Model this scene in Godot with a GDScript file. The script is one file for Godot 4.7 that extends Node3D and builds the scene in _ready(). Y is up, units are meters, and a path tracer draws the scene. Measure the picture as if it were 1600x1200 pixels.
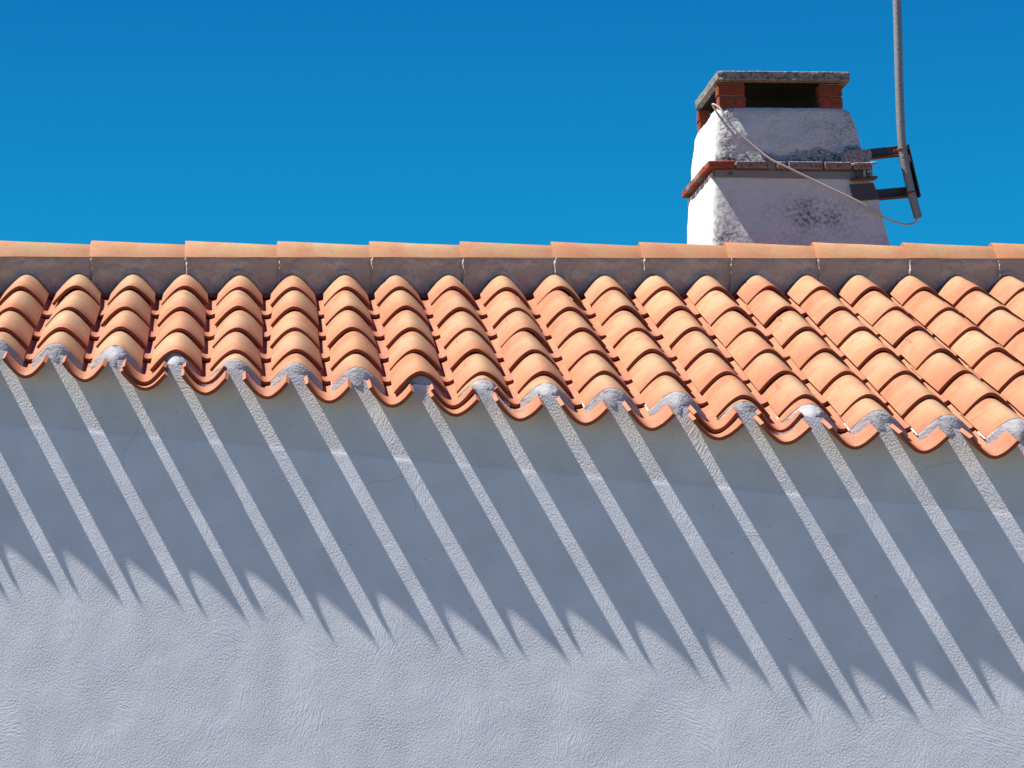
extends Node3D
# A white stuccoed house seen from the street: clay tile roof, whitewashed chimney, antenna mast.
# Roof frame: u along the ridge, n out of the roof, v down the slope.  The ridge is H above the street.

const H := 3.36
const SLOPE := deg_to_rad(21.0)
const PITCH := 0.22                 # spacing of the tile columns
const EAVE_SLANT := 0.3525          # the wall is not parallel to the ridge
const EAVE_START := 1.2355
const FIRST := -3
const LAST := 23
const ROWS := [-0.03, 0.336, 0.722, 1.086, 1.445, 1.785, 2.135, 2.49, 2.847, 3.204]
const COVER_TILT := 0.05
const PAN_BOTTOM := -0.112
# where the mortar under each column ends, and how far each eave tile reaches
const MORTAR_AT := {1: 1.319, 2: 1.372, 3: 1.444, 4: 1.545, 5: 1.644, 6: 1.742, 7: 1.801, 8: 1.85, 9: 1.917, 10: 2.011, 11: 2.077, 12: 2.177, 13: 2.215, 14: 2.331, 15: 2.419, 16: 2.464}
const LIP_AT := {0: 1.418, 1: 1.497, 2: 1.575, 3: 1.66, 4: 1.733, 5: 1.812, 6: 1.887, 7: 1.965, 8: 2.045, 9: 2.124, 10: 2.211, 11: 2.289, 12: 2.360, 13: 2.433, 14: 2.508, 15: 2.585}

var rng := RandomNumberGenerator.new()
var rough := FastNoiseLite.new()
var U := Vector3.RIGHT
var V := Vector3(0, -sin(SLOPE), cos(SLOPE))
var N := Vector3(0, cos(SLOPE), sin(SLOPE))
var house: Node3D
var roof: Node3D

func _ready():
	# ---------------------------------------------------------------- camera, sky, sun, exposure
	var cam := Camera3D.new()
	cam.name = "camera"
	cam.position = Vector3(1.0022, H - 1.7584, 10.7071)
	cam.rotation = Vector3(deg_to_rad(6.718), deg_to_rad(-5.452), deg_to_rad(-0.813))
	cam.fov = 17.062
	cam.near = 0.1
	cam.far = 1500.0
	add_child(cam)
	cam.current = true

	var sky_look := ProceduralSkyMaterial.new()
	sky_look.sky_top_color = lin(0.0, 0.0122, 0.1435)
	sky_look.sky_horizon_color = lin(0.0075, 0.250, 0.406)
	sky_look.sky_curve = 0.15
	sky_look.ground_bottom_color = lin(0.16, 0.15, 0.14)
	sky_look.ground_horizon_color = lin(0.22, 0.22, 0.22)
	sky_look.sun_angle_max = 1.0
	var sky := Sky.new()
	sky.sky_material = sky_look
	var env := Environment.new()
	env.background_mode = Environment.BG_SKY
	env.sky = sky
	env.ambient_light_source = Environment.AMBIENT_SOURCE_SKY
	env.tonemap_mode = Environment.TONE_MAPPER_LINEAR
	env.tonemap_exposure = 2.3
	env.sdfgi_enabled = true
	env.ssao_enabled = true
	env.ssil_enabled = true
	var we := WorldEnvironment.new()
	we.name = "world_environment"
	we.environment = env
	add_child(we)

	var sun := DirectionalLight3D.new()
	sun.name = "sun"
	sun.light_energy = 1.5
	sun.light_color = Color(1.0, 0.98, 0.95)
	sun.light_angular_distance = 0.5
	sun.shadow_enabled = true
	var travel := Vector3(0.556, -1.0, 0.0605).normalized()
	sun.look_at_from_position(Vector3.ZERO, travel, Vector3.BACK)
	add_child(sun)

	rng.seed = 71
	rough.seed = 5
	rough.frequency = 1.0
	rough.fractal_octaves = 3
	# ---------------------------------------------------------------- large structure
	make_ground()
	house = Node3D.new()
	house.name = "house"
	add_child(house)
	tag(house, "white stuccoed house with a slanting eave of orange curved clay tiles", "house")
	make_walls()
	make_roof_bed()
	make_tiles()
	make_ridge()
	# ---------------------------------------------------------------- things on the roof
	make_chimney()
	make_mast()
	make_cable()

# ==================================================================== helpers
func lin(r: float, g: float, b: float) -> Color:
	return Color(r, g, b).linear_to_srgb()

func tag(o: Node, label: String, category: String):
	o.set_meta("label", label)
	o.set_meta("category", category)

func begin() -> SurfaceTool:
	var st := SurfaceTool.new()
	st.begin(Mesh.PRIMITIVE_TRIANGLES)
	return st

func commit(st: SurfaceTool) -> ArrayMesh:
	st.generate_normals()
	return st.commit()

func put(called: String, mesh: Mesh, mat: Material, parent: Node, xf := Transform3D()) -> MeshInstance3D:
	var o := MeshInstance3D.new()
	o.name = called
	o.mesh = mesh
	o.material_override = mat
	o.transform = xf
	parent.add_child(o, true)
	return o

func vert(st: SurfaceTool, p: Vector3, uv: Vector2):
	st.set_uv(uv)
	st.add_vertex(p)

func tri(st: SurfaceTool, a: Vector3, b: Vector3, c: Vector3, out: Vector3, ua := Vector2(), ub := Vector2(), uc := Vector2()):
	if (b - a).cross(c - a).dot(out) > 0.0:
		vert(st, a, ua); vert(st, c, uc); vert(st, b, ub)
	else:
		vert(st, a, ua); vert(st, b, ub); vert(st, c, uc)

func quad(st: SurfaceTool, a: Vector3, b: Vector3, c: Vector3, d: Vector3, out: Vector3, ua := Vector2(), ub := Vector2(), uc := Vector2(), ud := Vector2()):
	tri(st, a, b, c, out, ua, ub, uc)
	tri(st, a, c, d, out, ua, uc, ud)

# a box with chamfered edges; corners may be pulled about by "warp"
func block(st: SurfaceTool, size: Vector3, xf: Transform3D, b := 0.003, jitter := 0.0):
	var h := size * 0.5
	b = minf(b, minf(h.x, minf(h.y, h.z)) * 0.8)
	var c := {}
	for sx in [-1, 1]:
		for sy in [-1, 1]:
			for sz in [-1, 1]:
				var s := Vector3(sx, sy, sz)
				var j := Vector3(rng.randf_range(-1, 1), rng.randf_range(-1, 1), rng.randf_range(-1, 1)) * jitter
				for ax in 3:
					var p := Vector3()
					for k in 3:
						p[k] = s[k] * (h[k] if k == ax else h[k] - b)
					c[[sx, sy, sz, ax]] = xf * (p + j)
	st.set_smooth_group(-1)
	for ax in 3:
		var a1 := (ax + 1) % 3
		var a2 := (ax + 2) % 3
		for s in [-1, 1]:
			var q := []
			for e in [[-1, -1], [1, -1], [1, 1], [-1, 1]]:
				var k := [0, 0, 0]
				k[ax] = s; k[a1] = e[0]; k[a2] = e[1]
				q.append(c[[k[0], k[1], k[2], ax]])
			var out := Vector3(); out[ax] = s
			quad(st, q[0], q[1], q[2], q[3], xf.basis * out, Vector2(0, 0), Vector2(1, 0), Vector2(1, 1), Vector2(0, 1))
		for s1 in [-1, 1]:
			for s2 in [-1, 1]:
				var k0 := [0, 0, 0]
				k0[a1] = s1; k0[a2] = s2; k0[ax] = -1
				var k1 = k0.duplicate(); k1[ax] = 1
				var out := Vector3(); out[a1] = s1; out[a2] = s2
				quad(st, c[[k0[0], k0[1], k0[2], a1]], c[[k1[0], k1[1], k1[2], a1]], c[[k1[0], k1[1], k1[2], a2]], c[[k0[0], k0[1], k0[2], a2]], xf.basis * out)
	for sx in [-1, 1]:
		for sy in [-1, 1]:
			for sz in [-1, 1]:
				tri(st, c[[sx, sy, sz, 0]], c[[sx, sy, sz, 1]], c[[sx, sy, sz, 2]], xf.basis * Vector3(sx, sy, sz))

func tube(st: SurfaceTool, path: Array, radius: float, sides := 14, cap := true, hollow := 0.0):
	var rings := []
	var side := Vector3.ZERO
	for i in path.size():
		var t: Vector3 = (path[mini(i + 1, path.size() - 1)] - path[maxi(i - 1, 0)]).normalized()
		if side == Vector3.ZERO:
			side = t.cross(Vector3.BACK if absf(t.z) < 0.8 else Vector3.UP).normalized()
		side = (side - t * side.dot(t)).normalized()
		var up := side.cross(t)
		var ring := []
		for k in sides:
			var a := TAU * k / sides
			ring.append([path[i] + (side * cos(a) + up * sin(a)) * radius, side * cos(a) + up * sin(a)])
		rings.append(ring)
	st.set_smooth_group(1)
	for i in path.size() - 1:
		for k in sides:
			var l := (k + 1) % sides
			quad(st, rings[i][k][0], rings[i][l][0], rings[i + 1][l][0], rings[i + 1][k][0], rings[i][k][1] + rings[i][l][1],
				Vector2(float(k) / sides, i), Vector2(float(k + 1) / sides, i), Vector2(float(k + 1) / sides, i + 1), Vector2(float(k) / sides, i + 1))
	if cap:
		st.set_smooth_group(-1)
		for e in [0, path.size() - 1]:
			var out: Vector3 = path[e] - path[1 if e == 0 else e - 1]
			if hollow > 0.0:
				for k in sides:
					var l := (k + 1) % sides
					var a: Vector3 = path[e].lerp(rings[e][k][0], hollow)
					var b: Vector3 = path[e].lerp(rings[e][l][0], hollow)
					quad(st, rings[e][k][0], rings[e][l][0], b, a, out)
					quad(st, a, b, b - out.normalized() * radius * 2.0, a - out.normalized() * radius * 2.0, path[e] - a)
					tri(st, path[e] - out.normalized() * radius * 1.95, a - out.normalized() * radius * 1.95, b - out.normalized() * radius * 1.95, out)
			else:
				for k in sides:
					tri(st, path[e], rings[e][k][0], rings[e][(k + 1) % sides][0], out)

func smooth_path(pts: Array, each := 8) -> Array:
	var out := []
	for i in pts.size() - 1:
		var a = pts[maxi(i - 1, 0)]
		var d = pts[mini(i + 2, pts.size() - 1)]
		for k in each:
			out.append(pts[i].cubic_interpolate(pts[i + 1], a, d, float(k) / each))
	out.append(pts[-1])
	return out

# a flat polygon in the plane of xf.x and xf.y, thickened by depth along xf.z
func slab(st: SurfaceTool, poly: PackedVector2Array, xf: Transform3D, depth: float):
	st.set_smooth_group(-1)
	var mid := Vector2()
	for p in poly:
		mid += p / poly.size()
	var ids := Geometry2D.triangulate_polygon(poly)
	for z in [0.0, depth]:
		var out: Vector3 = xf.basis.z * (1.0 if (z > 0.0) == (depth > 0.0) and z != 0.0 else -1.0) * signf(depth)
		for i in range(0, ids.size(), 3):
			var q := []
			for k in 3:
				q.append(poly[ids[i + k]])
			tri(st, xf * Vector3(q[0].x, q[0].y, z), xf * Vector3(q[1].x, q[1].y, z), xf * Vector3(q[2].x, q[2].y, z), out, q[0], q[1], q[2])
	for i in poly.size():
		var a := poly[i]
		var b := poly[(i + 1) % poly.size()]
		var o2 := (a + b) * 0.5 - mid
		quad(st, xf * Vector3(a.x, a.y, 0), xf * Vector3(b.x, b.y, 0), xf * Vector3(b.x, b.y, depth), xf * Vector3(a.x, a.y, depth), xf.basis * Vector3(o2.x, o2.y, 0))

func on_roof(u: float, n: float, v: float) -> Vector3:
	return Vector3(0, H, 0) + U * u + N * n + V * v

func roof_frame(u: float, n: float, v: float, turn := 0.0, roll := 0.0) -> Transform3D:
	return Transform3D(Basis(U, N, V) * Basis(Vector3.UP, turn) * Basis(Vector3.BACK, roll), on_roof(u, n, v))

func noise_of(s: int, freq: float, octaves := 3) -> FastNoiseLite:
	var f := FastNoiseLite.new()
	f.seed = s
	f.frequency = freq
	f.fractal_octaves = octaves
	return f

func matte(c: Color, r := 0.9) -> StandardMaterial3D:
	var m := StandardMaterial3D.new()
	m.albedo_color = c
	m.roughness = r
	m.metallic_specular = 0.3
	return m

func texture_of(im: Image) -> ImageTexture:
	return ImageTexture.create_from_image(im)

# a normal map from noise, laid over a material by world position
func bumpy(m: StandardMaterial3D, s: int, freq: float, strength: float, side := 512, per_metre := 2.0, world := true):
	var f := noise_of(s, freq, 4)
	var im := f.get_seamless_image(side, side, false, false, 0.2)
	im.convert(Image.FORMAT_RGBA8)
	im.bump_map_to_normal_map(strength)
	m.normal_enabled = true
	m.normal_texture = texture_of(im)
	m.uv1_triplanar = true
	m.uv1_world_triplanar = world
	m.uv1_scale = Vector3.ONE * per_metre

# two tones of one surface, in cloudy patches with a ragged edge
func mottle(m: StandardMaterial3D, s: int, freq: float, one: Color, two: Color, from: float, to: float, side := 256):
	var big := noise_of(s, freq, 4).get_seamless_image(side, side, false, false, 0.2)
	var small := noise_of(s + 1, 0.16, 3).get_seamless_image(side, side, false, false, 0.2)
	var im := Image.create_empty(side, side, false, Image.FORMAT_RGB8)
	for y in side:
		for x in side:
			var g := small.get_pixel(x, y).r
			var k := smoothstep(from, to, big.get_pixel(x, y).r + 0.22 * (g - 0.5))
			var c := one.lerp(two, k)
			var t := 0.93 + 0.14 * g
			im.set_pixel(x, y, Color(c.r * t, c.g * t, c.b * t))
	m.albedo_color = Color.WHITE
	m.albedo_texture = texture_of(im)

# ==================================================================== ground and walls
func make_ground():
	var m := matte(lin(0.145, 0.137, 0.085), 0.95)
	bumpy(m, 3, 0.05, 2.0, 256, 1.0)
	var p := PlaneMesh.new()
	p.size = Vector2(1200, 1200)
	var o := put("ground", p, m, self, Transform3D(Basis(), Vector3(0, 0, 0)))
	o.set_meta("kind", "structure")
	o.set_meta("label", "worn sandy street paving in front of the house")

func wall_z(u: float) -> float:
	return (EAVE_START + 0.03 + EAVE_SLANT * u) * cos(SLOPE) - 0.05 * sin(SLOPE)

func pan_shape(x: float, hw: float, depth: float, a := 0.05) -> float:
	return depth * (sqrt(1.0 + x * x / (a * a)) - 1.0) / (sqrt(1.0 + hw * hw / (a * a)) - 1.0)

# how high the wall reaches between and under the eave tiles, as height over the roof plane
func wall_top(u: float) -> float:
	var xr := u - roundf(u / PITCH) * PITCH
	var xp := 0.11 - absf(xr)
	if xp > 0.080:
		return -0.046
	return PAN_BOTTOM + 0.006 + pan_shape(xp, 0.080, 0.066, 0.085)

func wall_image(w: int, h: int) -> Array:
	# trowelled stucco: short bent strokes, grain and a few scratches; returns [normal map, colour]
	# strokes: noise drawn out along a direction that wanders over the wall
	var a := noise_of(11, 1.0, 2)
	var turn := noise_of(15, 0.0042, 2).get_image(w, h, false, false, true).get_data()
	var strokes := PackedByteArray()
	strokes.resize(w * h)
	var dirs := []
	for k in 9:
		dirs.append(Vector2.from_angle(-0.5 + k * 0.42))
	for y in h:
		for x in w:
			var t := turn[y * w + x] / 255.0 * 7.99
			var k := int(t)
			var f := smoothstep(0.25, 0.75, t - k)
			var v := 0.0
			if f < 1.0:
				var d: Vector2 = dirs[k]
				v += (1.0 - f) * a.get_noise_2d((d.x * x + d.y * y) * 0.045 + k * 50.0, (d.x * y - d.y * x) * 0.23)
			if f > 0.0:
				var d: Vector2 = dirs[k + 1]
				v += f * a.get_noise_2d((d.x * x + d.y * y) * 0.045 + (k + 1) * 50.0, (d.x * y - d.y * x) * 0.23)
			strokes[y * w + x] = clampi(int(128.0 + 150.0 * v), 0, 255)
	var grain := noise_of(12, 0.21, 3).get_image(w, h, false, false, true).get_data()
	var where := noise_of(13, 0.006, 3).get_image(w, h, false, false, true).get_data()
	var broad := noise_of(14, 0.012, 2).get_image(w, h, false, false, true).get_data()
	var height := PackedByteArray()
	height.resize(w * h)
	var colour := PackedByteArray()
	colour.resize(w * h * 3)
	for i in w * h:
		var k := where[i] / 255.0
		var v := 0.30 * strokes[i] * (1.2 * k * k + 0.15) + 0.34 * grain[i] * (1.2 - 0.9 * k) + 0.28 * broad[i]
		height[i] = clampi(int(v * 0.85), 0, 255)
		var t := 0.94 + 0.05 * k + 0.025 * (broad[i] / 255.0) - 0.01
		colour[i * 3] = clampi(int(226 * t), 0, 255)
		colour[i * 3 + 1] = clampi(int(225 * t), 0, 255)
		colour[i * 3 + 2] = clampi(int(233 * t), 0, 255)
	var hm := Image.create_from_data(w, h, false, Image.FORMAT_L8, height)
	hm.convert(Image.FORMAT_RGBA8)
	hm.bump_map_to_normal_map(1.25)
	var cm := Image.create_from_data(w, h, false, Image.FORMAT_RGB8, colour)
	# pits and specks of dirt
	for i in 420:
		var x := rng.randi_range(2, w - 4)
		var y := rng.randi_range(2, h - 4)
		var d := rng.randf_range(0.45, 0.85)
		for k in rng.randi_range(1, 3):
			var c := cm.get_pixel(x, y)
			cm.set_pixel(x, y, Color(c.r * d, c.g * d, c.b * d))
			x = clampi(x + rng.randi_range(-1, 1), 1, w - 2)
			y = clampi(y + rng.randi_range(-1, 1), 1, h - 2)
	# hairline cracks
	for i in 9:
		var p := Vector2(rng.randf() * w, rng.randf() * h)
		var way := rng.randf() * TAU
		for k in rng.randi_range(60, 170):
			way += rng.randf_range(-0.22, 0.22)
			p += Vector2.from_angle(way)
			var x := posmod(int(p.x), w)
			var y := posmod(int(p.y), h)
			var c := cm.get_pixel(x, y)
			cm.set_pixel(x, y, Color(c.r * 0.86, c.g * 0.86, c.b * 0.86))
	return [hm, cm]

func make_walls():
	var im := wall_image(2048, 1024)
	var m := StandardMaterial3D.new()
	m.albedo_texture = texture_of(im[1])
	m.normal_enabled = true
	m.normal_texture = texture_of(im[0])
	m.normal_scale = 1.0
	m.roughness = 0.92
	m.metallic_specular = 0.2
	# front wall: columns follow the scalloped gaps between the eave tiles
	var st := begin()
	st.set_smooth_group(1)
	var du := PITCH / 16.0
	var cols := int((LAST - FIRST + 2) * 16)
	var u0 := (FIRST - 1) * PITCH
	var slant := Vector3(1.0, 0.0, EAVE_SLANT * cos(SLOPE)).normalized()
	var front := Vector3(-slant.z, 0, slant.x)
	var fall := [0.0, 0.02, 0.045, 0.08, 0.12, 0.16, 0.198, 0.212, 0.2155, 0.219, 0.23, 0.26, 0.32, 0.4, 0.5, 0.6, 0.7, 0.8, 0.9, 1.0, 1.1, 1.2, 1.35, 1.6, 2.0, 2.5]
	var grid := []
	for i in cols + 1:
		var u := u0 + du * i
		var z := wall_z(u)
		var n := wall_top(u)
		var v := (z - n * sin(SLOPE)) / cos(SLOPE)
		var top := H - v * sin(SLOPE) + n * cos(SLOPE)
		var vl := (z + 0.1 * sin(SLOPE)) / cos(SLOPE)
		var eave := H - vl * sin(SLOPE) - 0.1 * cos(SLOPE)      # the straight line just under the tiles
		var along := u / slant.x
		var col := []
		for k in fall.size() + 1:
			var y: float = top
			var d: float = 0.0
			if k > 0:
				d = fall[k - 1]
				y = eave - d + 0.006 * rough.get_noise_2d(along * 1.3, 4.0) * (1.0 if d > 0.1 else 0.0)
				if k == 1:
					y = minf(y, top - 0.002)
				if k == fall.size():
					y = 0.0
			# the band under the tiles was plastered later and lies 3 mm deeper than the wall below it
			var proud := 0.0012 * smoothstep(0.2125, 0.2185, d) * (0.6 + rough.get_noise_2d(along * 1.7, 30.0)) + 0.0022 * rough.get_noise_2d(along * 2.2, y * 2.2) - 0.004
			var p := Vector3(u, y, z) + front * proud
			col.append([p, Vector2(along / 4.2, -y / 2.1)])
		grid.append(col)
	# the band under the eave and the wall below it are two coats of plaster
	var band := begin()
	band.set_smooth_group(1)
	for i in cols:
		for k in fall.size():
			var a = grid[i][k]; var b = grid[i + 1][k]; var c = grid[i + 1][k + 1]; var d = grid[i][k + 1]
			quad(band if k < 9 else st, a[0], b[0], c[0], d[0], front, a[1], b[1], c[1], d[1])
	st.generate_normals()
	st.generate_tangents()
	put("wall", st.commit(), m, house)
	var coarse := m.duplicate() as StandardMaterial3D
	coarse.albedo_color = Color(0.975, 0.963, 0.948)
	coarse.normal_scale = 1.45
	band.generate_normals()
	band.generate_tangents()
	put("plaster_band", band.commit(), coarse, house)
	# the body of that wall, and the walls round the sides and back
	var plain := matte(lin(0.62, 0.62, 0.64), 0.93)
	st = begin()
	var x0 := u0
	var x1 := u0 + du * cols
	var core := PackedVector2Array([Vector2(x0, -wall_z(x0) + 0.02), Vector2(x1, -wall_z(x1) + 0.02), Vector2(x1, -wall_z(x1) + 0.3), Vector2(x0, -wall_z(x0) + 0.3)])
	var low_top := H - (wall_z(x1)) * tan(SLOPE) - 0.16
	slab(st, core, Transform3D(Basis(Vector3.RIGHT, Vector3.FORWARD, Vector3.UP), Vector3.ZERO), low_top)
	put("wall_core", commit(st), plain, house)
	for e in [[x0, 0.25], [x1, -0.25]]:
		st = begin()
		var zf := wall_z(e[0] + e[1] * 0.5) - 0.31
		var poly := PackedVector2Array([Vector2(-3.0, 0), Vector2(zf, 0), Vector2(zf, H - zf * tan(SLOPE) - 0.19), Vector2(0, H - 0.19), Vector2(-3.0, H - 3.0 * tan(SLOPE) - 0.19)])
		slab(st, poly, Transform3D(Basis(Vector3.BACK, Vector3.UP, Vector3.RIGHT), Vector3(e[0], 0, 0)), e[1])
		put("side_wall", commit(st), plain, house)
	st = begin()
	block(st, Vector3(x1 - x0 - 0.52, H - 3.0 * tan(SLOPE) - 0.2, 0.25), Transform3D(Basis(), Vector3((x0 + x1) * 0.5, (H - 3.0 * tan(SLOPE) - 0.2) * 0.5, -2.87)), 0.01)
	put("back_wall", commit(st), plain, house)

# ==================================================================== roof
func make_roof_bed():
	var m := matte(lin(0.22, 0.12, 0.08), 0.95)
	var st := begin()
	var x0 := (FIRST - 1.0) * PITCH
	var x1 := (LAST + 1.0) * PITCH
	# front slope, in (u, v), 4 cm thick below the tiles
	var front := PackedVector2Array([Vector2(x0, 0.0), Vector2(x1, 0.0), Vector2(x1, EAVE_START + EAVE_SLANT * x1), Vector2(x0, EAVE_START + EAVE_SLANT * x0)])
	slab(st, front, Transform3D(Basis(U, V, -N), on_roof(0, -0.135, 0)), 0.04)
	var back := PackedVector2Array([Vector2(x0, 0), Vector2(x1, 0), Vector2(x1, 3.35), Vector2(x0, 3.35)])
	var bv := Vector3(0, -sin(SLOPE), -cos(SLOPE))
	var bn := Vector3(0, cos(SLOPE), -sin(SLOPE))
	slab(st, back, Transform3D(Basis(U, bv, bn), Vector3(0, H, -0.06) - bn * 0.15), 0.04)
	roof = put("roof", commit(st), m, house)

# a curved tile: z runs down the slope, the nominal lower end is z = 0; it is cut from z0 to z1
func tile_mesh(cover: bool, z0: float, z1: float, slant: float, s: int) -> ArrayMesh:
	var st := begin()
	var m := 18
	var t := 0.0145
	var zs := [z0, z0 + 0.003]
	var mids := 4
	for i in range(1, mids):
		zs.append(lerpf(z0, z1, float(i) / mids))
	zs.append(z1 - 0.0025)
	zs.append(z1)
	var outer := []
	var inner := []
	for j in zs.size():
		var z: float = zs[j]
		var hw: float
		var h: float
		if cover:
			hw = 0.0965 + 0.02 * z
			h = 0.079 + 0.02 * z
		else:
			hw = 0.0795 - 0.02 * z
			h = 0.066
		var shrink := 0.0016 if j == 0 or j == zs.size() - 1 else 0.0
		var o := []
		var n := []
		for i in m + 1:
			var x := lerpf(-hw, hw, float(i) / m)
			var a := 0.056 if cover else 0.085
			var sag := pan_shape(x, hw, h, a)
			var e := 0.0006
			var dy := (pan_shape(x + e, hw, h, a) - sag) / e
			var bend := 0.0022 * rough.get_noise_3d(x * 9.0, z * 5.0, s * 13.7) + 0.0006 * rough.get_noise_3d(x * 60.0, z * 40.0, s * 7.7)
			var y := COVER_TILT * z + bend
			var p: Vector2
			var q: Vector2
			if cover:
				var nn := Vector2(dy, 1).normalized()
				p = Vector2(x, y - sag) - nn * shrink
				q = Vector2(x, y - sag) - nn * (t - shrink)
			else:
				var nn := Vector2(dy, -1).normalized()
				p = Vector2(x, y + sag) - nn * shrink
				q = Vector2(x, y + sag) - nn * (t - shrink)
			var k := clampf((z - z0) / 0.1, 0.0, 1.0) * slant
			var v := (z + 0.46) / 0.46 * 0.95
			var lean := 0.0 if cover else 0.25 * k      # the eave tiles are cut a little slack, their tips reach out furthest
			o.append([Vector3(p.x, p.y, z + k * p.x + lean * (p.y - 0.064)), Vector2(float(i) / m, v)])
			n.append([Vector3(q.x, q.y, z + k * q.x + lean * (q.y - 0.064)), Vector2(float(i) / m, v)])
		outer.append(o)
		inner.append(n)
	var up := Vector3.UP if cover else Vector3.DOWN
	for j in zs.size() - 1:
		for side in 2:
			var g = outer if side == 0 else inner
			st.set_smooth_group(1 + side)
			for i in m:
				var a = g[j][i]; var b = g[j][i + 1]; var c = g[j + 1][i + 1]; var d = g[j + 1][i]
				quad(st, a[0], b[0], c[0], d[0], up * (1.0 if side == 0 else -1.0), a[1], b[1], c[1], d[1])
		st.set_smooth_group(3)
		for i in [0, m]:
			var a = outer[j][i]; var b = inner[j][i]; var c = inner[j + 1][i]; var d = outer[j + 1][i]
			quad(st, a[0], b[0], c[0], d[0], Vector3(-1 if i == 0 else 1, 0, 0) + up * -0.3, a[1], b[1], c[1], d[1])
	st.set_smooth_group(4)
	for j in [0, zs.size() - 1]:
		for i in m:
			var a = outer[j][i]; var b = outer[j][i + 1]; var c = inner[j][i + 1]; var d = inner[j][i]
			var w := Vector2(0.5, 0.985)  # end faces take the strip that has their shade painted in
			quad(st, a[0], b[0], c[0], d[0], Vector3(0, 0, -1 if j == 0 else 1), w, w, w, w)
	return commit(st)

func clay_material(s: int, pale: float, low: Vector3, high: Vector3) -> StandardMaterial3D:
	var w := 96
	var h := 192
	var r := RandomNumberGenerator.new()
	r.seed = s
	var cloud := noise_of(s, 0.022, 3)
	var fine := noise_of(s + 50, 0.12, 3)
	var im := Image.create_empty(w, h, false, Image.FORMAT_RGB8)
	var vc := r.randf_range(0.42, 0.66)
	var uc := r.randf_range(0.36, 0.62)
	var wide := r.randf_range(0.24, 0.36)
	var tone := r.randf_range(0.90, 1.07)
	var blush := Vector3(1.04, 0.88, 0.94)
	for y in h:
		for x in w:
			var u := float(x) / w
			var v := float(y) / h
			var n := cloud.get_noise_2d(x, y)
			var dv := (v - vc + 0.22 * n) / wide
			var du := (u - uc + 0.2 * cloud.get_noise_2d(x + 400, y)) / 0.5
			var k := clampf(exp(-dv * dv - du * du) * pale + 0.25 * n, 0.0, 1.0)
			var c := low.lerp(high, k)
			var b := clampf(cloud.get_noise_2d(x + 900, y + 300) * 1.6, 0.0, 1.0)
			c *= Vector3.ONE.lerp(blush, b)
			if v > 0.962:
				c = Vector3(0.27, 0.068, 0.032)       # shade of the tile ends, painted in as a deeper red
			c *= tone * (1.0 + 0.10 * fine.get_noise_2d(x, y))
			im.set_pixel(x, y, Color(c.x, c.y, c.z).linear_to_srgb())
	# soot specks and small scratches
	for i in r.randi_range(1, 5):
		var x := r.randi_range(8, w - 10)
		var y := r.randi_range(70, h - 12)
		var dx := r.randf_range(-0.8, 1.0)
		for k in r.randi_range(1, 5):
			im.set_pixel(clampi(int(x + k * 0.8), 0, w - 1), clampi(int(y + k * dx), 0, h - 1), lin(0.12, 0.07, 0.05))
	var m := StandardMaterial3D.new()
	m.albedo_texture = texture_of(im)
	m.roughness = 0.72
	m.metallic_specular = 0.35
	m.texture_repeat = false
	return m

func mortar_line(k: int) -> float:
	var line := EAVE_START + EAVE_SLANT * k * PITCH
	return minf(MORTAR_AT.get(k, line), line + 0.004)

func make_tiles():
	var covers := []
	var pans := []
	for i in 9:
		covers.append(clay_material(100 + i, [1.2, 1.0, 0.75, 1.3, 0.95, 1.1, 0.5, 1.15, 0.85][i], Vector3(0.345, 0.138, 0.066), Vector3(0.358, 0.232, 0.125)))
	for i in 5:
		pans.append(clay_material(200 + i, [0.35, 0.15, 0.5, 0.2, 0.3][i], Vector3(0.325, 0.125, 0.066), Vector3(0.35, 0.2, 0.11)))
	var cover_shapes := []
	var pan_shapes := []
	for i in 6:
		cover_shapes.append(tile_mesh(true, -0.44, 0.0, 0.0, 20 + i))
		pan_shapes.append(tile_mesh(false, -0.44, 0.0, 0.0, 40 + i))
	var plaster := matte(lin(0.40, 0.39, 0.40), 0.95)
	bumpy(plaster, 31, 0.05, 2.6, 512, 3.0)
	for k in range(FIRST, LAST + 1):
		var u := k * PITCH
		var vm := mortar_line(k)
		var last := 0
		for j in ROWS.size():
			if j > 0 and ROWS[j] < vm + 0.012:
				last = j
				put("cover_tile", cover_shapes[rng.randi() % 6], covers[rng.randi() % 9], roof,
					roof_frame(u + rng.randf_range(-0.003, 0.003), rng.randf_range(-0.002, 0.002), ROWS[j] + rng.randf_range(-0.009, 0.009), rng.randf_range(-0.02, 0.02), rng.randf_range(-0.018, 0.018)))
		# the lowest one is cut at the wall and bedded in mortar
		var full: float = ROWS[last + 1]
		put("cover_tile", tile_mesh(true, -0.44, vm - full, EAVE_SLANT, 60 + k), covers[rng.randi() % 9], roof, roof_frame(u, 0, full))
		put("eave_mortar", mortar_mesh(k, vm, full), plaster, roof, roof_frame(u, 0, vm))
		# the channel tiles between this column and the next
		var uc := (k + 0.5) * PITCH
		var lip: float = LIP_AT.get(k, EAVE_START + 0.145 + EAVE_SLANT * uc)
		last = -1
		for j in ROWS.size():
			var v: float = ROWS[j] + 0.105
			if v < lip - 0.008:
				last = j
				put("pan_tile", pan_shapes[rng.randi() % 6], pans[rng.randi() % 5], roof,
					roof_frame(uc + rng.randf_range(-0.003, 0.003), PAN_BOTTOM, v + rng.randf_range(-0.006, 0.006), rng.randf_range(-0.015, 0.015)))
		var next: float = ROWS[last + 1] + 0.105
		put("pan_tile", tile_mesh(false, -0.44, lip - next, EAVE_SLANT, 90 + k), pans[rng.randi() % 5], roof, roof_frame(uc, PAN_BOTTOM, next))

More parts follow.
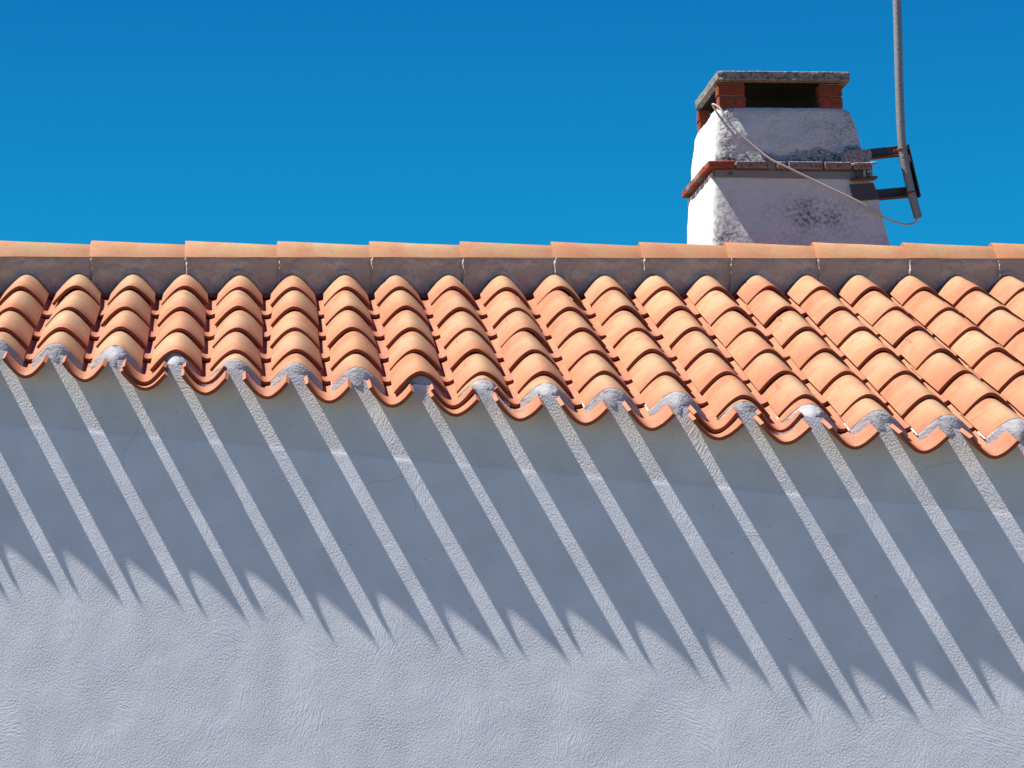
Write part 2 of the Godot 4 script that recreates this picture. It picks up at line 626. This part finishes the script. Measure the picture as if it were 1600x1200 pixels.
# mortar that closes the hollow under the lowest tile of a column
func mortar_mesh(k: int, vm: float, full: float) -> ArrayMesh:
	var st := begin()
	st.set_smooth_group(1)
	var u := k * PITCH
	var to_wall := EAVE_START + 0.03 + EAVE_SLANT * u - vm        # where the wall plane lies at n = -0.05
	var drop := COVER_TILT * (vm - full)
	var w := 24
	var hw := 0.0965 + 0.02 * (vm - full)
	# first along the hollow of the tile to its rim, then straight down, parallel to the wall
	var stations := [[-0.11, -0.010], [-0.02, -0.009], [-0.006, -0.005], [0.0, 0.0008], [0.004, -0.0015]]
	var g := []
	for s in stations.size() + 6:
		var row := []
		for i in w + 1:
			var x := lerpf(-hw, hw, float(i) / w)
			var arch := drop - pan_shape(x, hw, 0.079, 0.056)
			var xp := 0.11 - absf(x)
			var floor_y := -0.062
			if xp < 0.08:
				floor_y = PAN_BOTTOM + pan_shape(xp, 0.0795, 0.066, 0.085) + 0.004
			var e = stations[mini(s, stations.size() - 1)]
			var y: float = arch + e[1]
			var z: float = e[0]
			var f := 0.0
			if s >= stations.size():
				f = (s - stations.size() + 1) / 6.0
				y = lerpf(y, floor_y - 0.006, f)
				z = 0.003 - 0.384 * (y - arch) + (to_wall - 0.023) * exp(-pow(x / 0.034, 2.0)) * smoothstep(0.0, 0.6, f)
			y = maxf(y, floor_y - 0.006)
			var lump := Vector3(u * 5.0 + x * 30.0, y * 30.0, s * 0.3)
			if s > 2:
				z += (0.0035 * rough.get_noise_3dv(lump) - 0.0015) * (1.0 - f) + 0.0014 * rough.get_noise_3dv(lump * 3.0)
				y += 0.0022 * rough.get_noise_3dv(lump + Vector3(70, 0, 0)) * (1.0 if f < 0.9 else 0.0) - (0.001 if s < 5 else 0.0)
			row.append(Vector3(x, y, z + EAVE_SLANT * x))
		g.append(row)
	for s in g.size() - 1:
		for i in w:
			quad(st, g[s][i], g[s][i + 1], g[s + 1][i + 1], g[s + 1][i], Vector3(0, 0.6, 1))
	return commit(st)

func make_ridge():
	# ridge tiles lie along the ridge, wide end to the left over the narrow end of the next
	var mats := []
	for i in 5:
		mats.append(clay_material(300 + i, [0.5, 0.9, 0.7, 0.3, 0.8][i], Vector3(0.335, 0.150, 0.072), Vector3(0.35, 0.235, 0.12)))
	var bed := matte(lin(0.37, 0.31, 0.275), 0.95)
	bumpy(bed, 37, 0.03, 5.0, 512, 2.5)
	mottle(bed, 38, 0.012, lin(0.42, 0.37, 0.32), lin(0.57, 0.51, 0.43), 0.52, 0.80)  # pale patches paint sunlit smears into the mortar colour
	var joints := []
	for x in [0.257, 0.651, 1.037, 1.427, 1.813, 2.204, 2.585, 2.957, 3.341, 3.737, 4.131]:
		joints.append(x)
	while joints[0] > (FIRST - 1) * PITCH:
		joints.push_front(joints[0] - 0.39)
	while joints[-1] < (LAST + 0.5) * PITCH:
		joints.append(joints[-1] + 0.388)
	for i in joints.size() - 1:
		var x0: float = joints[i]
		var x1: float = joints[i + 1]
		var sh := ridge_mesh(x1 - x0 + 0.05, 500 + i)
		put("ridge_tile", sh, mats[i % 5 if i % 2 == 0 else (i * 3 + 1) % 5], roof, Transform3D(Basis(Vector3.UP, rng.randf_range(-0.004, 0.004)), Vector3(x0, H + 0.043, -0.052)))
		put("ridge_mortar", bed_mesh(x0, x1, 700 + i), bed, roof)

func ridge_mesh(length: float, s: int) -> ArrayMesh:
	var st := begin()
	var m := 20
	var xs := [0.0, 0.003, 0.1, 0.2, 0.3, length - 0.003, length]
	var g := [[], []]
	for j in xs.size():
		var x: float = xs[j]
		var f := x / length
		var edge := 0.0016 if j == 0 or j == xs.size() - 1 else 0.0
		for side in 2:
			var row := []
			for i in m + 1:
				var hw := lerpf(0.099, 0.090, f) - edge - 0.0145 * side
				var h := lerpf(0.085, 0.066, f) - edge - 0.0145 * side
				var a := PI * float(i) / m
				var z := -hw * cos(a)
				var y := h - pan_shape(z, hw, h, 0.085)
				var b := 0.002 * rough.get_noise_3d(x * 6.0, a * 1.5, s)
				row.append([Vector3(x, y + b, z), Vector2(float(i) / m, 0.1 + 0.84 * f)])
			g[side].append(row)
	for j in xs.size() - 1:
		for side in 2:
			st.set_smooth_group(1 + side)
			for i in m:
				var a = g[side][j][i]; var b = g[side][j][i + 1]; var c = g[side][j + 1][i + 1]; var d = g[side][j + 1][i]
				var out: Vector3 = Vector3(0, a[0].y + 0.002, a[0].z + b[0].z) * (1.0 if side == 0 else -1.0)
				quad(st, a[0], b[0], c[0], d[0], out, a[1], b[1], c[1], d[1])
		st.set_smooth_group(3)
		for i in [0, m]:
			quad(st, g[0][j][i][0], g[1][j][i][0], g[1][j + 1][i][0], g[0][j + 1][i][0], Vector3.DOWN, g[0][j][i][1], g[1][j][i][1], g[1][j + 1][i][1], g[0][j + 1][i][1])
	st.set_smooth_group(4)
	for j in [0, xs.size() - 1]:
		for i in m:
			quad(st, g[0][j][i][0], g[0][j][i + 1][0], g[1][j][i + 1][0], g[1][j][i][0], Vector3(-1 if j == 0 else 1, 0, 0), g[0][j][i][1], g[0][j][i + 1][1], g[1][j][i + 1][1], g[1][j][i][1])
	return commit(st)

# the mortar face under one ridge tile, with the bead squeezed out at its joint
func bed_mesh(x0: float, x1: float, s: int) -> ArrayMesh:
	var st := begin()
	st.set_smooth_group(1)
	var nx := 90
	var ny := 40
	var g := []
	for i in nx + 1:
		var f := float(i) / nx
		f = f * 0.11 / 0.35 if f < 0.35 else 0.11 + (f - 0.35) * 0.89 / 0.65      # finer near the joint
		var x := lerpf(x0, x1, f)
		var row := []
		for j in ny + 1:
			var t := float(j) / ny
			var y := lerpf(0.043, -0.16, t)
			var z := lerpf(0.038, -0.012, smoothstep(0.0, 1.0, t))
			var xr := x - roundf(x / PITCH) * PITCH
			# it flares out where it meets the tiles
			var tile_n := -pan_shape(xr, 0.0965, 0.079, 0.056) - 0.002 if absf(xr) < 0.0965 else -0.094
			var over := maxf(0.0, y - (tile_n * 1.07 - z * 0.384))
			z += 0.013 * exp(-over / 0.007) * clampf(0.55 + 0.9 * rough.get_noise_2d(x * 9.0, s + y * 9.0), 0.0, 1.2)
			# thrown against the tiles and left rough round the top of each column
			var near := exp(-pow((Vector2(xr * 1.05, y + 0.06).length() - 0.085) / 0.02, 2.0))
			var wild := clampf(0.25 + 1.4 * rough.get_noise_2d(x * 5.0 + s * 3.0, y * 6.0) + 0.5 * near, 0.0, 1.0)
			z += 0.005 * rough.get_noise_3d(x * 6.0, y * 9.0, s)
			z += wild * (0.0055 * rough.get_noise_3d(x * 24.0, y * 30.0, s) + 0.0028 * rough.get_noise_3d(x * 70.0, y * 80.0, s))
			var wob := 0.006 * rough.get_noise_2d(y * 14.0, s + 9.0)
			var bead := exp(-pow((x - x0 - 0.010 - wob) / 0.0045, 2.0))
			z += 0.019 * bead * (0.8 + 0.8 * rough.get_noise_2d(y * 30.0, s))
			var p := Vector3(x, H + y, z)
			row.append(p)
		g.append(row)
	for i in nx:
		for j in ny:
			quad(st, g[i][j], g[i + 1][j], g[i + 1][j + 1], g[i][j + 1], Vector3.BACK)
		# top, back and underside, tucked under the ridge tile
		st.set_smooth_group(2)
		quad(st, g[i][0], g[i + 1][0], g[i + 1][0] + Vector3(0, 0, -0.12), g[i][0] + Vector3(0, 0, -0.12), Vector3.UP)
		st.set_smooth_group(1)
	return commit(st)

# ==================================================================== chimney
func stained(s: int, w: int, h: int, rule: Callable, base: Color) -> ImageTexture:
	var im := Image.create_empty(w, h, false, Image.FORMAT_RGB8)
	var a := noise_of(s, 0.012, 4)
	var b := noise_of(s + 1, 0.09, 3)
	var c := noise_of(s + 2, 0.3, 2)
	for y in h:
		for x in w:
			var big := a.get_noise_2d(x, y)
			var mid := b.get_noise_2d(x, y)
			var fine := c.get_noise_2d(x, y)
			var k: float = rule.call(float(x) / w, float(y) / h, big, mid, fine)
			var t := 1.0 + 0.05 * big + 0.04 * mid
			var col := Color(base.r * t, base.g * t, base.b * t).lerp(Color(0.045, 0.045, 0.04), clampf(k, 0.0, 0.92))
			im.set_pixel(x, y, col.linear_to_srgb())
	return texture_of(im)

# stains of the lower block: lichen in a patch across the middle of the front, runs and spots
func lower_stain(u: float, v: float, big: float, mid: float, fine: float) -> float:
	var k := 0.0
	var on_front := u < 0.36
	if on_front:
		var x := u / 0.36
		var patch := exp(-pow((x - 0.60) / 0.25, 2.0) - pow((v - 0.24) / 0.10, 2.0))
		var edge := exp(-pow((x - 0.07) / 0.09, 2.0)) * smoothstep(0.05, 0.30, v)
		var foot := smoothstep(0.30, 0.40, v) * 0.5
		k = (0.78 * patch + 0.6 * edge + 0.4 * foot) * clampf(0.42 + 1.1 * mid + 0.8 * big + 0.5 * fine, 0.0, 1.2)
	else:
		k = 0.10 * clampf(mid * 2.0 + fine, 0.0, 1.0)
	if fine > 0.52 and mid > 0.1:
		k = maxf(k, 0.55)
	return k

# stains of the upper block: green-black along its foot, thin grey weathering above
func upper_stain(u: float, v: float, big: float, mid: float, fine: float) -> float:
	var foot := 0.0
	if u < 0.36:
		var x := u / 0.36
		var line := 0.80 + 0.22 * big + 0.05 * mid - 0.10 * smoothstep(0.55, 0.72, x)
		foot = smoothstep(line, line + 0.05, v)
		var k := 0.62 * foot * clampf(0.8 + 0.6 * mid + 0.3 * fine, 0.0, 1.0)
		k += 0.40 * smoothstep(0.45, 1.0, x) * clampf(0.30 + 1.2 * mid + 0.7 * fine, 0.0, 1.0)
		k += 0.20 * clampf(0.3 + 1.6 * big + mid, 0.0, 1.0)
		k += 0.5 * exp(-pow((x - 0.08) / 0.06, 2.0)) * clampf(0.4 + 1.6 * mid, 0.0, 1.0)
		return k
	return 0.18 * clampf(mid * 2.0 + fine, 0.0, 1.0)

# four-sided block with soft corners; levels are [y, x0, x1, z front, z back, corner radius]
func plaster_block(levels: Array, amp: float, s: int, flat := false) -> ArrayMesh:
	var st := begin()
	st.set_smooth_group(-1 if flat else 1)
	var rings := []
	var seg := 26
	for L in levels:
		var ring := []
		var r: float = L[5]
		# corners: front left, front right, back right, back left
		var cs := [Vector2(L[1], L[3]), Vector2(L[2], L[3]), Vector2(L[2], L[4]), Vector2(L[1], L[4])]
		for e in 4:
			var a: Vector2 = cs[e]
			var b: Vector2 = cs[(e + 1) % 4]
			var dir := (b - a).normalized()
			var nrm := Vector2(-dir.y, dir.x)      # pointing out, since z grows to the front
			if nrm.dot((a + b) * 0.5 - (cs[0] + cs[2]) * 0.5) < 0.0:
				nrm = -nrm
			for i in seg:
				var f := float(i) / seg
				var p := a.lerp(b, f)
				var d0 := (p - a).length()
				var d1 := (b - p).length()
				var near := minf(d0, d1)
				var inset := 0.0
				if near < r:
					inset = r * 0.42 * pow(1.0 - near / r, 2.0)
				p -= nrm * inset
				if near < r:
					p -= (dir * (-1.0 if d0 < d1 else 1.0)) * inset * 0.9
				var q := Vector3(p.x, L[0], p.y)
				var bump := amp * (rough.get_noise_3d(q.x * 5.0 + s, q.y * 6.0, q.z * 5.0) + 0.35 * rough.get_noise_3d(q.x * 18.0 + s, q.y * 22.0, q.z * 18.0))
				q += Vector3(nrm.x, 0, nrm.y) * bump
				# the front takes the first 0.36 of the texture, the rest shares what is left
				var uu := f * 0.36 if e == 0 else 0.36 + 0.64 * (e - 1 + f) / 3.0
				ring.append([q + Vector3(0, H, 0), uu, Vector3(nrm.x, 0.1, nrm.y)])
		rings.append(ring)
	var y0: float = levels[0][0]
	var y1: float = levels[-1][0]
	var n := seg * 4
	for j in rings.size() - 1:
		var v0: float = 1.0 - (levels[j][0] - y0) / (y1 - y0)
		var v1: float = 1.0 - (levels[j + 1][0] - y0) / (y1 - y0)
		for i in n:
			var a = rings[j][i]; var b = rings[j][(i + 1) % n]; var c = rings[j + 1][(i + 1) % n]; var d = rings[j + 1][i]
			var ub: float = b[1] if i < n - 1 else 1.0
			quad(st, a[0], b[0], c[0], d[0], a[2], Vector2(a[1], v0), Vector2(ub, v0), Vector2(ub, v1), Vector2(d[1], v1))
	st.set_smooth_group(-1)
	for j in [0, rings.size() - 1]:
		var mid := Vector3()
		for e in rings[j]:
			mid += e[0] / n
		for i in n:
			tri(st, mid, rings[j][i][0], rings[j][(i + 1) % n][0], Vector3.UP if j > 0 else Vector3.DOWN, Vector2(0.9, 0.1), Vector2(0.9, 0.12), Vector2(0.92, 0.1))
	st.generate_normals()
	st.generate_tangents()
	return st.commit()

func levels_between(a: Array, b: Array, steps: int) -> Array:
	var out := []
	for i in steps + 1:
		var f := float(i) / steps
		var l := []
		for k in 6:
			l.append(lerpf(a[k], b[k], f))
		out.append(l)
	return out

func make_chimney():
	var ch := Node3D.new()
	ch.name = "chimney"
	ch.position = Vector3(3.35, H - 0.2, -0.74)
	add_child(ch)
	tag(ch, "stained white tapered chimney with brick posts and concrete cap behind the ridge", "chimney")
	var off := Transform3D(Basis(), -ch.position)
	var white := Color(0.63, 0.62, 0.605)
	var m1 := StandardMaterial3D.new()
	m1.albedo_texture = stained(401, 1024, 384, lower_stain, white)
	m1.roughness = 0.93
	m1.metallic_specular = 0.2
	var m2 := m1.duplicate() as StandardMaterial3D
	m2.albedo_texture = stained(411, 1024, 192, upper_stain, white)
	for e in [[m1, 421, 1.0, 384], [m2, 423, 1.8, 192]]:
		var f := noise_of(e[1], 0.035, 5)
		var im := f.get_seamless_image(1024, e[3], false, false, 0.2)
		im.convert(Image.FORMAT_RGBA8)
		im.bump_map_to_normal_map(e[2])
		e[0].normal_enabled = true
		e[0].normal_texture = texture_of(im)
	var lower := levels_between([-0.30, 2.922, 3.86, -0.285, -1.12, 0.022], [0.505, 2.974, 3.705, -0.405, -1.09, 0.026], 18)
	put("lower_block", plaster_block(lower, 0.006, 3), m1, ch, off)
	var upper := levels_between([0.545, 2.980, 3.682, -0.400, -1.07, 0.018], [0.785, 3.004, 3.632, -0.440, -1.05, 0.022], 14)
	upper.append([0.803, 3.008, 3.626, -0.444, -1.046, 0.045])
	upper.append([0.814, 3.02, 3.612, -0.454, -1.036, 0.06])
	put("upper_block", plaster_block(upper, 0.0075, 40), m2, ch, off)
	# course of flat bricks between the two blocks, limewash worn off in places
	var reds := []
	for i in 3:
		var r := matte([lin(0.30, 0.066, 0.035), lin(0.25, 0.055, 0.03), lin(0.27, 0.075, 0.045)][i], 0.85)
		var was := r.albedo_color
		bumpy(r, 431 + i, 0.06, 5.0, 256, 5.0)
		mottle(r, 461 + i * 2, 0.03, was, lin(0.17, 0.055, 0.04), 0.5, 0.7)
		reds.append(r)
	var washed := matte(lin(0.22, 0.165, 0.165), 0.9)
	bumpy(washed, 437, 0.06, 5.0, 256, 5.0)
	mottle(washed, 438, 0.035, lin(0.235, 0.185, 0.185), lin(0.17, 0.085, 0.07), 0.56, 0.70)
	var core := matte(lin(0.42, 0.40, 0.40), 0.95)
	var st := begin()
	block(st, Vector3(0.70, 0.045, 0.67), Transform3D(Basis(), Vector3(3.335, H + 0.526, -0.745)), 0.004)
	put("mortar_joint", commit(st), core, ch, off)
	var y: float = H + 0.536
	var spots := [[2.950, 3.070, 0], [3.078, 3.235, 3], [3.262, 3.30, 3], [3.315, 3.470, 3], [3.478, 3.60, 3], [3.608, 3.69, 3]]
	for e in spots:
		st = begin()
		block(st, Vector3(e[1] - e[0], 0.032, 0.11), Transform3D(Basis(Vector3.UP, rng.randf_range(-0.01, 0.01)), Vector3((e[0] + e[1]) * 0.5, y + rng.randf_range(-0.001, 0.001) - 0.006 * (e[0] - 2.95), -0.42 + rng.randf_range(-0.003, 0.003))), 0.004, 0.0012)
		put("brick", commit(st), washed if e[2] == 3 else reds[e[2]], ch, off)
	var z := -0.482
	for i in 5:
		var l: float = [0.125, 0.12, 0.13, 0.115, 0.118][i]
		for side in 2:
			st = begin()
			block(st, Vector3(0.11, 0.032, l - 0.007), Transform3D(Basis(Vector3.UP, rng.randf_range(-0.01, 0.01)), Vector3(3.003 if side == 0 else 3.64, y + rng.randf_range(-0.001, 0.001), z - l * 0.5)), 0.004, 0.0012)
			put("brick", commit(st), reds[(i + side) % 3] if i % 2 == 0 else washed, ch, off)
		z -= l
	# posts of two bricks at the corners
	for px in [[3.018, 3.142], [3.478, 3.586]]:
		for pz in [-0.443, -0.975]:
			var narrow := 0.07 if pz < -0.6 else 0.0
			for lv in 2:
				st = begin()
				var d := 0.066
				block(st, Vector3(px[1] - px[0] - narrow, 0.0535, d), Transform3D(Basis(Vector3.UP, rng.randf_range(-0.02, 0.02)), Vector3((px[0] + px[1]) * 0.5 + narrow * (-0.5 if px[0] < 3.2 else 0.5) + rng.randf_range(-0.003, 0.003), H + 0.8375 + lv * 0.056, pz - d * 0.5)), 0.004, 0.0015)
				put("brick", commit(st), reds[lv], ch, off)
			st = begin()
			block(st, Vector3(px[1] - px[0] - 0.012 - narrow, 0.115, 0.054), Transform3D(Basis(), Vector3((px[0] + px[1]) * 0.5 + narrow * (-0.5 if px[0] < 3.2 else 0.5), H + 0.868, pz - 0.033)), 0.002)
			put("mortar_joint", commit(st), matte(lin(0.30, 0.27, 0.25), 0.95), ch, off)
	# sooted flue mouth and the underside of the cap
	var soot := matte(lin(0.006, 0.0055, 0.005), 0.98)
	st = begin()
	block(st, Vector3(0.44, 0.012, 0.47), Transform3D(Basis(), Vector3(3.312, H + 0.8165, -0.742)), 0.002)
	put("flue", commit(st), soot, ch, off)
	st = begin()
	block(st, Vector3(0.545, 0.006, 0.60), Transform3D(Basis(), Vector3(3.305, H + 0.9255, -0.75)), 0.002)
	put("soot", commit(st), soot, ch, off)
	var slate := matte(lin(0.26, 0.245, 0.235), 0.95)
	bumpy(slate, 441, 0.05, 8.0, 512, 3.0)
	mottle(slate, 442, 0.05, lin(0.27, 0.255, 0.24), lin(0.12, 0.115, 0.11), 0.46, 0.72)
	put("cap", cap_mesh(), slate, ch, off)

# concrete slab with a worn, uneven edge
func cap_mesh() -> ArrayMesh:
	var lv := []
	for e in [[0.9275, 0.003], [0.9305, 0.0], [0.942, 0.001], [0.955, 0.0], [0.966, 0.001], [0.9695, 0.004]]:
		lv.append([e[0], 3.006 + e[1], 3.616 - e[1], -0.398 - e[1], -1.02 + e[1], 0.008])
	return plaster_block(lv, 0.004, 90, true)

# ==================================================================== mast, bracket and cable
func make_mast():
	var mast := Node3D.new()
	mast.name = "antenna_mast"
	mast.position = Vector3(3.9, H + 0.34, -0.45)
	add_child(mast)
	tag(mast, "grey steel antenna pole, bent at its foot, clamped to the chimney's right side", "antenna pole")
	var off := Transform3D(Basis(), -mast.position)
	var galv := matte(lin(0.27, 0.27, 0.28), 0.5)
	galv.metallic = 0.35
	bumpy(galv, 451, 0.04, 2.0, 256, 6.0)
	mottle(galv, 452, 0.03, lin(0.285, 0.285, 0.29), lin(0.25, 0.24, 0.23), 0.45, 0.7)
	var dark := matte(lin(0.085, 0.085, 0.092), 0.6)
	dark.metallic = 0.3
	bumpy(dark, 453, 0.05, 2.0, 256, 6.0)
	mottle(dark, 454, 0.03, lin(0.085, 0.085, 0.092), lin(0.13, 0.075, 0.05), 0.54, 0.68)
	var rust := matte(lin(0.17, 0.075, 0.035), 0.85)
	bumpy(rust, 455, 0.06, 4.0, 256, 6.0)
	var grey := matte(lin(0.30, 0.285, 0.28), 0.8)
	bumpy(grey, 457, 0.05, 4.0, 256, 6.0)
	mottle(grey, 458, 0.04, lin(0.34, 0.31, 0.29), lin(0.17, 0.15, 0.14), 0.5, 0.68)
	var z := -0.45
	var st := begin()
	var pts := [Vector3(3.85, H + 2.6, z), Vector3(3.853, H + 1.31, z), Vector3(3.851, H + 0.95, z), Vector3(3.853, H + 0.70, z), Vector3(3.860, H + 0.60, z), Vector3(3.874, H + 0.51, z), Vector3(3.894, H + 0.41, z), Vector3(3.918, H + 0.312, z)]
	tube(st, smooth_path(pts, 6), 0.0195, 18, true, 0.8)
	put("pole", commit(st), galv, mast, off)
	# channel behind the pole that follows its lean
	var tilt := Basis(Vector3.BACK, 0.20)
	st = begin()
	block(st, Vector3(0.048, 0.24, 0.006), Transform3D(tilt, Vector3(3.888, H + 0.525, z - 0.042)), 0.001)
	for s in [-1, 1]:
		block(st, Vector3(0.006, 0.245, 0.04), Transform3D(tilt, Vector3(3.888, H + 0.525, z - 0.022) + tilt * Vector3(s * 0.0215, 0, 0)), 0.001)
	put("channel", commit(st), dark, mast, off)
	# two angle-iron arms
	for e in [[3.70, 0.612, 3.875, 0.632], [3.725, 0.425, 3.90, 0.441]]:
		var a := Vector3(e[0], H + e[1], z - 0.05)
		var b := Vector3(e[2], H + e[3], z - 0.05)
		var dir := (b - a).normalized()
		var bs := Basis(dir, Vector3.BACK.cross(dir), Vector3.BACK)
		st = begin()
		block(st, Vector3((b - a).length(), 0.046, 0.006), Transform3D(bs, (a + b) * 0.5 + Vector3(0, 0, 0.0)), 0.0012)
		var arm := put("arm", commit(st), dark, mast, off)
		st = begin()
		block(st, Vector3((b - a).length(), 0.006, 0.042), Transform3D(bs, (a + b) * 0.5 + bs * Vector3(0, -0.0262, 0.0215)), 0.0012)
		put("flange", commit(st), rust, arm)
	# u-bolts that hold the pole
	for e in [[3.868, 0.626, 0.10], [3.897, 0.425, 0.22]]:
		var bs := Basis(Vector3.BACK, e[2])
		var c := Vector3(e[0] - 0.008, H + e[1], z)
		var path := []
		for i in 13:
			var a := PI * i / 12.0
			path.append(c + bs * Vector3(-cos(a) * 0.0225, 0, sin(a) * 0.0225))
		path.push_front(c + bs * Vector3(-0.0225, 0, -0.055))
		path.append(c + bs * Vector3(0.0225, 0, -0.055))
		st = begin()
		tube(st, path, 0.0035, 8)
		put("u_bolt", commit(st), rust, mast, off)
		for s in [-1, 1]:
			st = begin()
			block(st, Vector3(0.014, 0.014, 0.009), Transform3D(bs, c + bs * Vector3(s * 0.03, 0, -0.03)), 0.002)
			put("nut", commit(st), rust, mast, off)
	# steel band on the chimney front, a side strip for shade, tensioner, corner plates
	st = begin()
	block(st, Vector3(0.715, 0.034, 0.003), Transform3D(Basis(Vector3.BACK, -0.012), Vector3(3.342, H + 0.495, -0.3955)), 0.001)
	put("strap_and_shade", commit(st), dark_blue(), mast, off)
	st = begin()
	block(st, Vector3(0.003, 0.034, 0.70), Transform3D(Basis(), Vector3(2.9795, H + 0.498, -0.748)), 0.001)  # dark strip standing in for the shade under the brick course
	put("strap_and_shade", commit(st), dark_blue(), mast, off)
	st = begin()
	block(st, Vector3(0.012, 0.014, 0.014), Transform3D(Basis(), Vector3(3.055, H + 0.497, -0.39)), 0.003)
	put("bolt", commit(st), rust, mast, off)
	var face := Transform3D(Basis(Vector3.RIGHT, -0.15), Vector3(0, H, -0.305))
	st = begin()
	slab(st, PackedVector2Array([Vector2(3.555, 0.582), Vector2(3.585, 0.612), Vector2(3.69, 0.617), Vector2(3.70, 0.60), Vector2(3.69, 0.562), Vector2(3.60, 0.553), Vector2(3.562, 0.56)]), face, 0.012)
	put("upper_plate", commit(st), grey, mast, off)
	st = begin()
	slab(st, PackedVector2Array([Vector2(3.592, 0.452), Vector2(3.70, 0.460), Vector2(3.728, 0.385), Vector2(3.64, 0.378), Vector2(3.605, 0.392)]), Transform3D(Basis(Vector3.RIGHT, -0.14), Vector3(0, H, -0.325)), 0.008)
	put("lower_plate", commit(st), dark, mast, off)
	st = begin()
	block(st, Vector3(0.10, 0.010, 0.035), Transform3D(Basis(Vector3.BACK, 0.04), Vector3(3.648, H + 0.537, -0.385)), 0.002)
	put("clamp", commit(st), grey, mast, off)
	st = begin()
	block(st, Vector3(0.115, 0.009, 0.03), Transform3D(Basis(Vector3.BACK, 0.05), Vector3(3.655, H + 0.472, -0.378)), 0.002)
	put("clamp", commit(st), rust, mast, off)
	for x in [3.628, 3.66, 3.69]:
		st = begin()
		block(st, Vector3(0.013, 0.056, 0.012), Transform3D(Basis(), Vector3(x, H + 0.505, -0.378)), 0.002)
		put("clamp_post", commit(st), dark if x < 3.64 else grey, mast, off)
	for e in [[3.612, 0.536], [3.70, 0.543], [3.616, 0.466], [3.703, 0.478]]:
		st = begin()
		tube(st, [Vector3(e[0] - 0.014, H + e[1], -0.366), Vector3(e[0] + 0.014, H + e[1] + 0.002, -0.366)], 0.006, 6)
		put("bolt", commit(st), rust if e[1] < 0.5 else grey, mast, off)

func dark_blue() -> StandardMaterial3D:
	var m := matte(lin(0.20, 0.21, 0.235), 0.7)
	return m

func make_cable():
	var m := matte(lin(0.50, 0.44, 0.38), 0.7)
	var pts := [Vector3(3.01, 0.802, -0.475), Vector3(2.990, 0.824, -0.44), Vector3(3.013, 0.806, -0.418), Vector3(3.035, 0.77, -0.402), Vector3(3.085, 0.695, -0.394), Vector3(3.178, 0.604, -0.375), Vector3(3.235, 0.555, -0.36),
		Vector3(3.29, 0.527, -0.355), Vector3(3.38, 0.485, -0.36), Vector3(3.475, 0.437, -0.355), Vector3(3.567, 0.393, -0.352), Vector3(3.635, 0.358, -0.35), Vector3(3.715, 0.315, -0.37), Vector3(3.79, 0.288, -0.41), Vector3(3.862, 0.279, -0.44), Vector3(3.905, 0.291, -0.449), Vector3(3.919, 0.318, -0.45)]
	var path := []
	for p in smooth_path(pts, 5):
		path.append(p + Vector3(0, H, 0) - Vector3(3.4, H + 0.5, -0.4))
	var st := begin()
	tube(st, path, 0.0046, 10)
	var o := put("cable", commit(st), m, self, Transform3D(Basis(), Vector3(3.4, H + 0.5, -0.4)))
	tag(o, "thin off-white cable hanging across the chimney front to the pole's foot", "cable")
